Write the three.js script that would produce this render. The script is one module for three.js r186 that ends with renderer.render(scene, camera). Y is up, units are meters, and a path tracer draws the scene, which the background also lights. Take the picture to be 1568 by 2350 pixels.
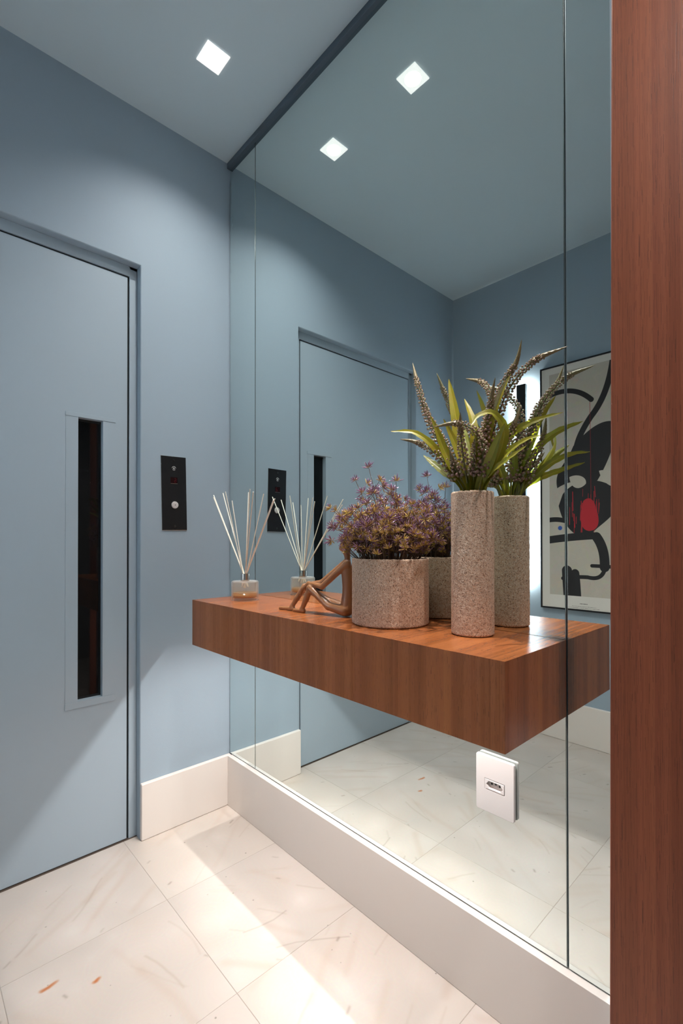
import * as THREE from 'three';
import { RoundedBoxGeometry } from 'three/addons/geometries/RoundedBoxGeometry.js';
import { mergeGeometries, mergeVertices } from 'three/addons/utils/BufferGeometryUtils.js';
import { MarchingCubes } from 'three/addons/objects/MarchingCubes.js';
import { RectAreaLightUniformsLib } from 'three/addons/lights/RectAreaLightUniformsLib.js';
import { createNoise3D, createNoise2D } from 'simplex-noise';

// ------------------------------------------------------------------ camera, light levels, exposure
const scene = new THREE.Scene();
scene.background = new THREE.Color(0x000000);
const F = 1087.4, W0 = 1568, H0 = 2350;
const camera = new THREE.PerspectiveCamera(2 * Math.atan(H0 / 2 / F) * 180 / Math.PI, W0 / H0, 0.05, 30);
camera.position.set(-0.9857, 1.059, 1.7233);
camera.rotation.order = 'YXZ';
camera.rotation.set(0.0065, -0.7518, -0.001);
camera.setViewOffset(W0, H0, 0, -59.4, W0, H0);
const renderer = new THREE.WebGLRenderer({ antialias: true });
renderer.toneMapping = THREE.LinearToneMapping;
renderer.toneMappingExposure = 1.08;
renderer.shadowMap.enabled = true;
RectAreaLightUniformsLib.init();
const WHITE = new THREE.Color().setRGB(1.0, 0.975, 0.94);
const LED = new THREE.Color().setRGB(1.0, 0.985, 0.965);
const CORE_CD = 7.0, SPILL_CD = 1.75, HALL_CD = 5.6, STRIP_NITS = 180, SCONCE_NITS = 600;

// ------------------------------------------------------------------ measures (metres)
const H = 2.6, XW = -1.609, ZD = 1.4425, ZF = 2.9, XH = 0.7;             // ceiling height, far wall, wall behind the camera
const SH = { x: -0.2515, z0: 0.191, z1: 1.334, top: 0.8586, bot: 0.7054 };   // console shelf
const DOOR = { r: -0.357, l: -1.222, top: 2.044 };

// ------------------------------------------------------------------ helpers
function mulberry(a) { return () => { a |= 0; a = a + 0x6D2B79F5 | 0; let t = Math.imul(a ^ a >>> 15, 1 | a); t = t + Math.imul(t ^ t >>> 7, 61 | t) ^ t; return ((t ^ t >>> 14) >>> 0) / 4294967296; }; }
const R = mulberry(7);
const rr = (a, b) => a + (b - a) * R();
const n3 = createNoise3D(mulberry(11)), n2 = createNoise2D(mulberry(12));
const V = (x, y, z) => new THREE.Vector3(x, y, z);
const lin = (r, g, b) => new THREE.Color().setRGB(r, g, b);
const taken = {};
function numbered(name) { const n = taken[name] = (taken[name] ?? -1) + 1; return n ? `${name}_${String(n).padStart(3, '0')}` : name; }
function tag(o, label, category, group, kind) { o.userData.label = label; if (category) o.userData.category = category; if (group) o.userData.group = group; if (kind) o.userData.kind = kind; return o; }
function thing(name, label, category, pos = [0, 0, 0], group) { const o = new THREE.Group(); o.name = numbered(name); o.position.set(...pos); scene.add(o); return tag(o, label, category, group); }
function part(name, geo, mat, parent) { const m = new THREE.Mesh(Array.isArray(geo) ? mergeGeometries(geo.map((g) => g.index ? g.toNonIndexed() : g)) : geo, mat); m.name = numbered(name); m.castShadow = m.receiveShadow = true; parent.add(m); return m; }
function struct(name, geo, mat, label) { const m = part(name, geo, mat, scene); m.userData.kind = 'structure'; if (label) m.userData.label = label; return m; }
function box(x0, x1, y0, y1, z0, z1, r = 0) { const g = r ? new RoundedBoxGeometry(x1 - x0, y1 - y0, z1 - z0, 2, r) : new THREE.BoxGeometry(x1 - x0, y1 - y0, z1 - z0); g.translate((x0 + x1) / 2, (y0 + y1) / 2, (z0 + z1) / 2); return g; }
// uv in metres by the side a face looks to
function metreUV(g, along = 'y') {
  g = g.index ? g.toNonIndexed() : g; g.computeVertexNormals();
  const p = g.attributes.position, uv = new Float32Array(p.count * 2);
  for (let i = 0; i < p.count; i += 3) {
    const a = V().fromBufferAttribute(p, i), b = V().fromBufferAttribute(p, i + 1), c = V().fromBufferAttribute(p, i + 2);
    const n = b.clone().sub(a).cross(c.clone().sub(a)); const ax = [Math.abs(n.x), Math.abs(n.y), Math.abs(n.z)]; const k = ax.indexOf(Math.max(...ax));
    [a, b, c].forEach((q, j) => { const e = k === 0 ? [q.z, q.y] : k === 1 ? [q.z, q.x] : [q.x, q.y]; if (k === 1 && along === 'xz') { e[0] = q.x; e[1] = q.z; } uv[(i + j) * 2] = e[0]; uv[(i + j) * 2 + 1] = e[1]; });
  }
  g.setAttribute('uv', new THREE.BufferAttribute(uv, 2)); return g;
}
function canvasTex(w, h, draw, srgb = true, rx = 1, ry = 1) {
  const c = document.createElement('canvas'); c.width = w; c.height = h; draw(c.getContext('2d'), w, h);
  const t = new THREE.CanvasTexture(c); t.wrapS = t.wrapT = THREE.RepeatWrapping; t.repeat.set(rx, ry); if (srgb) t.colorSpace = THREE.SRGBColorSpace; t.anisotropy = 8; return t;
}
const css = (r, g, b, a = 1) => `rgba(${Math.round(r)},${Math.round(g)},${Math.round(b)},${a})`;

// ------------------------------------------------------------------ materials
function woodTex(w, h, base, seed, bands, pores, poreLen, scaleX, scaleY, fat = 1) {
  const r = mulberry(seed);
  const draw = (bump) => (g) => {
    const q = mulberry(seed);
    g.fillStyle = bump ? '#bbbbbb' : css(...base); g.fillRect(0, 0, w, h);
    for (let i = 0; i < bands; i++) {                                   // broad tone stripes along the grain
      const x = q() * w, ww = w * (0.006 + 0.05 * q() * q()) * fat, d = (q() - 0.58) * 52, a = 0.14 + 0.34 * q();
      if (bump) continue;
      for (const ox of [-w, 0, w]) { g.fillStyle = css(base[0] + d * 1.2, base[1] + d * 0.9, base[2] + d * 0.6, a); g.fillRect(x + ox - ww / 2, 0, ww, h); }
    }
    for (let i = 0; i < pores; i++) {                                   // fine dark pores
      const x = q() * w, y = q() * h, l = poreLen * (0.3 + q() * 1.2), a = q() * q() * 0.55, wd = (0.6 + q() * 1.1) * fat, dark = q() < 0.8, wob = (q() - 0.5) * 2.5;
      g.strokeStyle = bump ? css(70, 70, 70, a) : dark ? css(base[0] * 0.42, base[1] * 0.36, base[2] * 0.38, a) : css(base[0] * 1.25, base[1] * 1.22, base[2] * 1.2, a * 0.7); g.lineWidth = wd;
      g.beginPath(); g.moveTo(x, y); g.lineTo(x + wob, y + l); g.stroke();
    }
  };
  return { map: canvasTex(w, h, draw(false), true, scaleX, scaleY), bumpMap: canvasTex(w, h, draw(true), false, scaleX, scaleY) };
}
const paint = new THREE.MeshStandardMaterial({ color: lin(0.335, 0.415, 0.485), roughness: 0.68, name: 'blue_paint' });
paint.bumpMap = canvasTex(256, 256, (g, w, h) => { const d = g.createImageData(w, h); for (let i = 0; i < w * h; i++) { const v = 128 + 60 * n2((i % w) * 0.09, Math.floor(i / w) * 0.09) + 30 * n2((i % w) * 0.3, 50 + Math.floor(i / w) * 0.3); d.data.set([v, v, v, 255], i * 4); } g.putImageData(d, 0, 0); }, false, 8, 8); paint.bumpScale = 0.00012;
const ceilingPaint = new THREE.MeshStandardMaterial({ color: lin(0.58, 0.68, 0.73), roughness: 0.8 });
const steelPaint = new THREE.MeshStandardMaterial({ color: lin(0.37, 0.45, 0.515), roughness: 0.55 });
const darkGap = new THREE.MeshStandardMaterial({ color: lin(0.008, 0.009, 0.01), roughness: 0.8 });
const wShelf = woodTex(2048, 1024, [166, 96, 52], 21, 330, 16000, 26, 1 / 1.15, 1 / 0.5);
const walnut = new THREE.MeshPhysicalMaterial({ ...wShelf, roughness: 0.27, clearcoat: 0.16, clearcoatRoughness: 0.2, specularIntensity: 0.8, bumpScale: 0.00012, name: 'walnut' });
const wJamb = woodTex(1024, 2048, [150, 82, 54], 33, 110, 12000, 56, 1 / 0.32, 1 / 1.1, 1.3);
const jambWood = new THREE.MeshPhysicalMaterial({ ...wJamb, roughness: 0.45, bumpScale: 0.0003 });
const stoneWhite = new THREE.MeshStandardMaterial({ color: lin(0.80, 0.735, 0.68), roughness: 0.35 });
const mirrorMat = new THREE.MeshStandardMaterial({ color: lin(0.79, 0.865, 0.85), metalness: 1, roughness: 0.0 });
const mirrorEdge = new THREE.MeshPhysicalMaterial({ color: lin(0.42, 0.47, 0.46), metalness: 0.8, roughness: 0.2 });
const blackMetal = new THREE.MeshStandardMaterial({ color: lin(0.012, 0.012, 0.014), roughness: 0.35, metalness: 0.3 });
const chrome = new THREE.MeshStandardMaterial({ color: lin(0.75, 0.72, 0.68), roughness: 0.12, metalness: 1 });
const whitePlastic = new THREE.MeshPhysicalMaterial({ color: lin(0.60, 0.585, 0.575), roughness: 0.25 });
const glow = (c, k) => new THREE.MeshStandardMaterial({ color: 0x000000, emissive: c, emissiveIntensity: k });

// ------------------------------------------------------------------ floor of marble tiles
const TX = 0.403, TZ = 0.396, TZ0 = -0.052;
const marble = canvasTex(1344, 2048, (g, w, h) => {
  const px = w / 1.68, q = mulberry(5), X = (x) => (x + 1.66) * px, Z = (z) => (z + 0.1) * px;   // canvas covers x -1.66..0.02, z -0.1..2.46
  g.fillStyle = css(196, 185, 176); g.fillRect(0, 0, w, h);
  const line = (x, y, ang, len, wd, col, wob) => { g.strokeStyle = col; g.lineWidth = wd; g.beginPath(); g.moveTo(x, y); let a = ang; for (let s = 0; s < len; s += 6) { a += (q() - 0.5) * wob; x += Math.cos(a) * 6; y += Math.sin(a) * 6; g.lineTo(x, y); } g.stroke(); };
  for (let i = 0; i < 5; i++) for (let j = 0; j < 7; j++) {
    const x0 = X(-(i + 1) * TX), z0 = Z(TZ0 + j * TZ), s = TX * px, t = TZ * px;
    g.save(); g.beginPath(); g.rect(x0, z0, s, t); g.clip();
    const d = (q() - 0.5) * 8; g.fillStyle = css(196 + d, 185 + d, 176 + d * 0.8); g.fillRect(x0, z0, s, t);
    const ang = q() < 0.5 ? 0.6 + q() * 0.6 : -0.4 - q() * 0.7;
    for (let k = 0; k < 26; k++) { const r = 30 + q() * 90, cx = x0 + q() * s, cy = z0 + q() * t, gr = g.createRadialGradient(cx, cy, 0, cx, cy, r); const w2 = q() < 0.6; gr.addColorStop(0, w2 ? css(238, 228, 222, 0.16) : css(203, 182, 164, 0.13)); gr.addColorStop(1, css(220, 205, 195, 0)); g.fillStyle = gr; g.fillRect(x0, z0, s, t); }
    g.filter = 'blur(5px)'; for (let k = 0; k < 7; k++) line(x0 + q() * s, z0 + q() * t, ang + (q() - 0.5) * 0.4, 80 + q() * 240, 4 + q() * 11, css(176, 148, 126, 0.10 + q() * 0.14), 0.12);
    g.filter = 'blur(1.6px)'; for (let k = 0; k < 5; k++) line(x0 + q() * s, z0 + q() * t, ang + (q() - 0.5) * 0.3, 30 + q() * 130, 1.4 + q() * 2.4, css(150, 126, 108, 0.14 + q() * 0.18), 0.16);
    for (let k = 0; k < 3; k++) { const x = x0 + q() * s, y = z0 + q() * t; line(x, y, ang, 6 + q() * 10, 2 + q() * 2.5, css(112, 96, 82, 0.25 + q() * 0.35), 0.4); }
    g.filter = 'none';
    for (let k = 0; k < 6; k++) { g.fillStyle = css(95, 85, 75, 0.2 + q() * 0.35); g.beginPath(); g.arc(x0 + q() * s, z0 + q() * t, 0.8 + q() * 1.2, 0, 7); g.fill(); }
    g.restore();
  }
  g.filter = 'blur(1.2px)'; const rust = (x, z, a, len, wd) => { for (let k = 0; k < 5; k++) { g.strokeStyle = css(176, 88, 40, 0.34); g.lineWidth = wd * (1.1 - k * 0.2); g.lineCap = 'round'; g.beginPath(); g.moveTo(X(x) + k, Z(z) + (q() - 0.5) * 5); g.lineTo(X(x) + Math.cos(a) * len * 0.5, Z(z) + Math.sin(a) * len * 0.5 + (q() - 0.5) * 5); g.lineTo(X(x) + Math.cos(a) * len * (1 - k * 0.12), Z(z) + Math.sin(a) * len); g.stroke(); } };
  rust(-0.738, 0.422, -0.15, 28, 6); rust(-0.64, 0.482, -0.35, 12, 6);
  const vein = (pts, a) => { g.strokeStyle = css(110, 92, 78, a); g.lineWidth = 2.2; g.beginPath(); pts.forEach(([x, z], i) => i ? g.lineTo(X(x), Z(z)) : g.moveTo(X(x), Z(z))); g.stroke(); };
  vein([[-0.30, 0.60], [-0.26, 0.612], [-0.215, 0.62], [-0.17, 0.617]], 0.34); vein([[-0.262, 0.70], [-0.215, 0.722], [-0.16, 0.76], [-0.10, 0.805]], 0.3); g.filter = 'blur(4px)'; vein([[-0.62, 0.12], [-0.70, 0.20], [-0.78, 0.29]], 0.22);
}, true, 1, 1);
const marbleMat = new THREE.MeshPhysicalMaterial({ map: marble, roughness: 0.3, specularIntensity: 0.8 });
{
  const floor = new THREE.Group(); floor.name = 'floor'; scene.add(floor); tag(floor, 'polished white marble floor of square tiles with faint brown veins', 'floor', null, 'structure');
  part('grout_bed', [box(XW, 0.02, -0.05, -0.0007, -0.15, ZF), box(0.02, XH, -0.05, -0.0007, ZD, ZF)], new THREE.MeshStandardMaterial({ color: lin(0.43, 0.37, 0.32), roughness: 0.9 }), floor);
  for (let i = 0; i < 4; i++) for (let j = 0; j < 5; j++) {
    const x1 = -i * TX - 0.0008, x0 = Math.max(-(i + 1) * TX + 0.0008, XW), z0 = TZ0 + j * TZ + 0.0008, z1 = Math.min(TZ0 + (j + 1) * TZ - 0.0008, ZF);
    const g = metreUV(box(i === 0 ? x0 : x0, x1, -0.018, 0, z0, z1, 0.0006), 'xz');
    const uv = g.attributes.uv; for (let k = 0; k < uv.count; k++) uv.setXY(k, (uv.getX(k) + 1.66) / 1.68, 1 - (uv.getY(k) + 0.1) / (1.68 * 2048 / 1344));
    part('tile', g, marbleMat, floor);
  }
}

// ------------------------------------------------------------------ walls, ceiling, trims
struct('ceiling', box(XW - 0.1, XH + 0.1, H, H + 0.1, -0.2, ZF + 0.1), ceilingPaint, 'plain pale blue-grey ceiling');
{
  const s = new THREE.Shape();                                            // wall with the lift doorway cut out of it
  s.moveTo(XW - 0.1, -0.05); s.lineTo(DOOR.l, -0.05); s.lineTo(DOOR.l, DOOR.top); s.lineTo(DOOR.r, DOOR.top); s.lineTo(DOOR.r, -0.05); s.lineTo(0.12, -0.05); s.lineTo(0.12, H + 0.02); s.lineTo(XW - 0.1, H + 0.02);
  const g = new THREE.ExtrudeGeometry(s, { depth: 0.12, bevelEnabled: true, bevelThickness: 0.005, bevelSize: 0.004, bevelOffset: -0.004, bevelSegments: 3 }); g.translate(0, 0, -0.125);
  struct('wall_back', g, paint, 'slate blue wall around the lift door');
}
struct('wall_left', box(XW - 0.1, XW, -0.05, H + 0.02, -0.12, ZF + 0.1), paint, 'slate blue wall that carries the framed poster');
struct('wall_right', box(0.0085, 0.11, -0.05, H + 0.02, -0.12, ZD - 0.0005), paint, 'wall covered by the mirror panels');
const hallPaint = new THREE.MeshStandardMaterial({ color: lin(0.42, 0.40, 0.37), roughness: 0.7 });
struct('wall_front', [box(XW - 0.1, -1.10, -0.05, H + 0.02, ZD, ZD + 0.12), box(-1.10, 0.12, 2.12, H + 0.02, ZD + 0.009, ZD + 0.12), box(0.0085, XH, -0.05, H + 0.02, ZD - 0.0105, ZD)], paint, 'wall with the doorway the viewer looks through');
struct('wall_rear', box(XW - 0.1, XH + 0.1, -0.05, H + 0.02, ZF, ZF + 0.1), hallPaint, 'plain hall wall behind the viewer');
struct('wall_side', box(XH, XH + 0.1, -0.05, H + 0.02, ZD - 0.1, ZF + 0.1), hallPaint, 'plain hall wall at the right behind the viewer');
struct('trim_1', box(-0.0125, 0.0085, 2.5775, H, 0, 1.4315, 0.0012), new THREE.MeshStandardMaterial({ color: lin(0.075, 0.105, 0.135), roughness: 0.5 }), 'slim dark blue strip between mirror top and ceiling');
{
  const d = new THREE.Group(); d.name = 'door_2'; d.position.set(-0.1, 0, 1.4485); d.rotation.y = Math.PI / 2 + 0.2618; scene.add(d); tag(d, 'tall red-brown walnut door leaf standing open at the right edge', 'door', null, 'structure');
  const s = new THREE.Shape(); s.moveTo(0.007, 0.006); s.lineTo(-0.8, 0.006); s.lineTo(-0.8, 2.5); s.lineTo(-0.0063, 2.5);   // hinge edge a touch out of plumb
  const g = new THREE.ExtrudeGeometry(s, { depth: 0.034, bevelEnabled: true, bevelThickness: 0.0016, bevelSize: 0.0016, bevelOffset: -0.0016, bevelSegments: 2 });
  g.translate(0, 0, 0.0016);
  part('door_leaf', metreUV(g), jambWood, d);
}
struct('trim_2', box(-0.045, 0.0084, 0, H, 1.4325, ZD - 0.0002), paint, 'slim blue jamb strip behind the walnut door leaf');
const SK = 0.199;
struct('baseboard_back', [box(DOOR.r + 0.0005, -0.0005, 0.0004, SK, 0.0002, 0.0172, 0.0035)], stoneWhite, 'white stone skirting between lift door and mirror');
struct('baseboard_corner', [box(XW + 0.016, DOOR.l - 0.0005, 0.0004, SK, 0.0002, 0.0172, 0.0035)], stoneWhite, 'white stone skirting left of the lift door');
struct('baseboard_left', [box(XW + 0.0002, XW + 0.0155, 0.0004, 0.208, 0.0002, ZD - 0.0002, 0.003)], stoneWhite, 'white stone skirting below the poster');
struct('baseboard_right', [box(-0.0176, 0.0084, 0.0004, SK - 0.0015, 0.0175, 1.4315, 0.0012)], stoneWhite, 'white stone skirting below the mirror');

// ------------------------------------------------------------------ lift door
{
  const d = new THREE.Group(); d.name = 'door_1'; scene.add(d); tag(d, 'slate blue steel lift door with a narrow dark window', 'door', null, 'structure');
  const fx = 0.0275, zf = -0.031, gap = 0.0065;
  part('door_frame', [box(DOOR.r - fx, DOOR.r, 0, DOOR.top, zf - 0.06, zf, 0.0015), box(DOOR.l, DOOR.l + fx, 0, DOOR.top, zf - 0.06, zf, 0.0015), box(DOOR.l, DOOR.r, DOOR.top - 0.036, DOOR.top, zf - 0.06, zf, 0.0015)], steelPaint, d);
  const x0 = DOOR.l + fx + gap, x1 = DOOR.r - fx - gap, y1 = DOOR.top - 0.036 - gap;
  part('door_gasket', [box(x1 - 0.002, x1 + gap + 0.0005, 0, y1 + gap, zf - 0.02, zf - 0.007), box(x0 - gap - 0.0005, x0 + 0.002, 0, y1 + gap, zf - 0.02, zf - 0.007), box(x0, x1, y1 - 0.002, y1 + gap + 0.0005, zf - 0.02, zf - 0.007)], darkGap, d);
  const s = new THREE.Shape(); s.moveTo(x0, 0.005); s.lineTo(x1, 0.005); s.lineTo(x1, y1); s.lineTo(x0, y1);
  const w = { l: -0.549, r: -0.472, b: 0.526, t: 1.4735 };
  const hole = new THREE.Path(); hole.moveTo(w.l, w.b); hole.lineTo(w.l, w.t); hole.lineTo(w.r, w.t); hole.lineTo(w.r, w.b); s.holes.push(hole);
  const g = new THREE.ExtrudeGeometry(s, { depth: 0.036, bevelEnabled: true, bevelThickness: 0.0015, bevelSize: 0.0012, bevelOffset: -0.0012, bevelSegments: 2 }); g.translate(0, 0, zf - 0.0375);
  part('door_leaf', g, steelPaint, d);
  const ps = new THREE.Shape(); ps.moveTo(-0.586, 0.5255); ps.lineTo(-0.434, 0.5255); ps.lineTo(-0.434, 1.4735); ps.lineTo(-0.586, 1.4735); ps.holes.push(hole.clone());
  const pg = new THREE.ExtrudeGeometry(ps, { depth: 0.0012, bevelEnabled: false }); pg.translate(0, 0, zf - 0.0002);
  part('window_surround', pg, steelPaint, d);
  part('window_strip', box(-0.587, -0.431, 1.4738, 1.4875, zf - 0.001, zf + 0.0022, 0.0005), steelPaint, d);
  part('window_strip', box(-0.587, -0.431, 0.5035, 0.5252, zf - 0.001, zf + 0.0022, 0.0005), steelPaint, d);
  part('window_glass', box(w.l - 0.004, w.r + 0.004, w.b - 0.003, w.t + 0.003, zf - 0.030, zf - 0.024), new THREE.MeshPhysicalMaterial({ color: lin(0.004, 0.005, 0.006), roughness: 0.03, specularIntensity: 1, ior: 1.42 }), d);
  part('glazing_seal', [box(w.l, w.r, w.t - 0.008, w.t, zf - 0.0238, zf - 0.0215), box(w.l, w.r, w.b, w.b + 0.007, zf - 0.0238, zf - 0.0215), box(w.r - 0.002, w.r, w.b, w.t, zf - 0.0238, zf - 0.0215)], darkGap, d);
  part('shaft_void', box(DOOR.l, DOOR.r, 0, DOOR.top, -0.2, zf - 0.062), darkGap, d);
  part('door_sill', box(DOOR.l, DOOR.r, -0.001, 0.0022, zf - 0.05, zf + 0.004), new THREE.MeshStandardMaterial({ color: lin(0.09, 0.065, 0.05), roughness: 0.5 }), d);
}

// ------------------------------------------------------------------ mirror: three panels
function mirrorPanel(z0, z1, label) {
  const y0 = SK + 0.001, y1 = 2.577, t = thing('mirror_panel', label, 'mirror', [0, y0, (z0 + z1) / 2], 'mirror panels on the long wall');
  const hz = (z1 - z0) / 2, hy = y1 - y0, b = 0.0012;
  part('mirror_face', box(0, 0.003, b, hy - b, -hz + b, hz - b), mirrorMat, t);
  const s = new THREE.Shape(); s.moveTo(-hz, 0); s.lineTo(hz, 0); s.lineTo(hz, hy); s.lineTo(-hz, hy);
  const g = new THREE.ExtrudeGeometry(s, { depth: 0.005, bevelEnabled: false }); g.rotateY(Math.PI / 2); g.translate(0.0012, 0, 0);
  part('mirror_edge', g, mirrorEdge, t);
}
mirrorPanel(0.0036, SH.z0 - 0.0012, 'narrow mirror panel between the blue corner and the shelf end');
mirrorPanel(SH.z0 + 0.0012, SH.z1 - 0.0015, 'wide mirror panel behind the wooden shelf');
mirrorPanel(SH.z1 + 0.0015, 1.4315, 'narrow mirror panel beside the open walnut door');

// ------------------------------------------------------------------ hollow console shelf with a light strip in it
{
  const t = thing('console_shelf', 'thick floating walnut console shelf fixed to the mirror wall', 'shelf', [0, SH.bot, SH.z0]);
  const L = SH.z1 - SH.z0, D = -SH.x, hh = SH.top - SH.bot, e = 0.022;
  // a mitred board: outer rectangle o, inner rectangle i, each four corners
  const board = (o, i) => { const v = [...o, ...i].map((p) => V(...p)), c = v.reduce((a, b) => a.add(b), V()).multiplyScalar(1 / 8), pos = []; for (const f of [[0, 1, 2, 3], [7, 6, 5, 4], [0, 4, 5, 1], [1, 5, 6, 2], [2, 6, 7, 3], [3, 7, 4, 0]]) { let [a, b, d, e2] = f.map((k) => v[k]); if (b.clone().sub(a).cross(d.clone().sub(a)).dot(a.clone().sub(c)) < 0) [b, e2] = [e2, b]; for (const p of [a, b, d, a, d, e2]) pos.push(p.x, p.y, p.z); } const g = new THREE.BufferGeometry(); g.setAttribute('position', new THREE.Float32BufferAttribute(pos, 3)); return metreUV(g); };
  const xb = -0.0024, k = 0.00015, rectY = (y, x0, x1, z0, z1) => [[x0, y, z0], [x1, y, z0], [x1, y, z1], [x0, y, z1]], rectX = (x, y0, y1, z0, z1) => [[x, y0, z0], [x, y1, z0], [x, y1, z1], [x, y0, z1]], rectZ = (z, x0, x1, y0, y1) => [[x0, y0, z], [x1, y0, z], [x1, y1, z], [x0, y1, z]];
  part('shelf_top', board(rectY(hh, -D + k, xb, k, L - k), rectY(hh - e, -D + e + k, xb, e + k, L - e - k)), walnut, t);
  part('front_apron', board(rectX(-D, 0, hh - k, k, L - k), rectX(-D + e, 0, hh - e - k, e + k, L - e - k)), walnut, t);
  part('end_apron', board(rectZ(L, -D + k, xb, 0, hh - k), rectZ(L - e, -D + e + k, xb, 0, hh - e - k)), walnut, t);
  part('end_apron', board(rectZ(0, -D + k, xb, 0, hh - k), rectZ(e, -D + e + k, xb, 0, hh - e - k)), walnut, t);
  part('back_rail', metreUV(box(-0.02, -0.0024, 0, hh - 0.0245, e + 0.0005, L - e - 0.0005)), walnut, t);
  const st = part('light_strip', box(-D / 2 - 0.008, -D / 2 + 0.008, hh - 0.0275, hh - 0.0245, e + 0.01, L - e - 0.01), glow(LED, 5), t);
  st.userData.label = 'white light strip under the shelf top';
  const a = new THREE.RectAreaLight(LED, STRIP_NITS, L - 2 * e - 0.02, 0.014); a.position.set(-D / 2, hh - 0.0285, L / 2); a.rotation.set(-Math.PI / 2, 0, Math.PI / 2); a.name = 'strip_light'; t.add(a);
}

// ------------------------------------------------------------------ ceiling downlights
[['square white ceiling spotlight nearest the lift door', 0.35], ['middle square white ceiling spotlight over the shelf', 0.742], ['square white ceiling spotlight farthest from the lift door', 1.134]].forEach(([label, z]) => {
  const t = thing('downlight', label, 'spotlight', [-0.259, H, z], 'square ceiling spotlights above the shelf');
  const s = new THREE.Shape(); const o = 0.0385, i = 0.027; s.moveTo(-o, -o); s.lineTo(o, -o); s.lineTo(o, o); s.lineTo(-o, o);
  const hole = new THREE.Path(); hole.absarc(0, 0, i, 0, Math.PI * 2, true); s.holes.push(hole);
  const g = new THREE.ExtrudeGeometry(s, { depth: 0.003, bevelEnabled: true, bevelThickness: 0.001, bevelSize: 0.001, bevelOffset: -0.001, bevelSegments: 2, curveSegments: 24 }); g.rotateX(Math.PI / 2); g.translate(0, -0.001, 0);
  part('trim_frame', g, new THREE.MeshStandardMaterial({ color: lin(0.85, 0.85, 0.84), roughness: 0.4, emissive: WHITE, emissiveIntensity: 0.8 }), t);
  const lens = new THREE.CylinderGeometry(0.027, 0.027, 0.002, 32); lens.translate(0, -0.0015, 0);
  part('lamp_lens', lens, glow(WHITE, 12), t);
  // each lamp: a tight beam, and the wide spill of its reflector
  for (const [cd, cone, dx] of [[CORE_CD, 0.285, 0.33], [SPILL_CD, 1.12, 0]]) {
    const sp = new THREE.SpotLight(WHITE, cd, 0, cone, 1, 2); sp.position.set(0, -0.008, 0); sp.target.position.set(dx, -1.74, 0); sp.castShadow = true; sp.shadow.radius = 0.6; sp.name = "spot"; t.add(sp); t.add(sp.target);
  }
});

// ------------------------------------------------------------------ hall ceiling lamp behind the viewer
{
  const t = thing('hall_lamp', 'round white ceiling lamp in the hall behind the viewer', 'ceiling lamp', [-0.4, H, 2.0]);
  const g = new THREE.LatheGeometry([[0.052, -0.001], [0.062, -0.001], [0.062, -0.006], [0.058, -0.009], [0.052, -0.008], [0.052, -0.001]].map((p) => new THREE.Vector2(...p)), 40);
  part('trim_ring', g, whitePlastic, t);
  const lens = new THREE.CylinderGeometry(0.0515, 0.0515, 0.003, 40); lens.translate(0, -0.003, 0); part('lamp_lens', lens, glow(WHITE, 8), t);
  const sp = new THREE.SpotLight(WHITE, HALL_CD, 0, 1.15, 1, 2); sp.position.set(0, -0.012, 0); sp.target.position.set(0, -1, 0); sp.castShadow = true; sp.shadow.radius = 2; sp.name = 'hall_spot'; t.add(sp); t.add(sp.target);
}

// ------------------------------------------------------------------ linear wall light on the far wall
{
  const t = thing('wall_light', 'slim upright black wall light glowing beside the poster, seen in the mirror', 'lamp', [XW, 0.83, 0.475]);
  const h = 1.105;
  part('lamp_body', box(0.026, 0.052, 0, h, -0.026, 0.026, 0.003), blackMetal, t);
  for (const y of [0.2, h - 0.23]) part('wall_bracket', box(0.0002, 0.0265, y, y + 0.03, -0.012, 0.012), blackMetal, t);
  part('light_strip', box(0.0235, 0.0262, 0.01, h - 0.01, -0.012, 0.012), glow(LED, 5), t);
  const a = new THREE.RectAreaLight(LED, SCONCE_NITS, 0.024, h - 0.02); a.position.set(0.0225, h / 2, 0); a.rotation.y = Math.PI / 2; a.name = 'wall_glow'; t.add(a);
}

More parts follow.
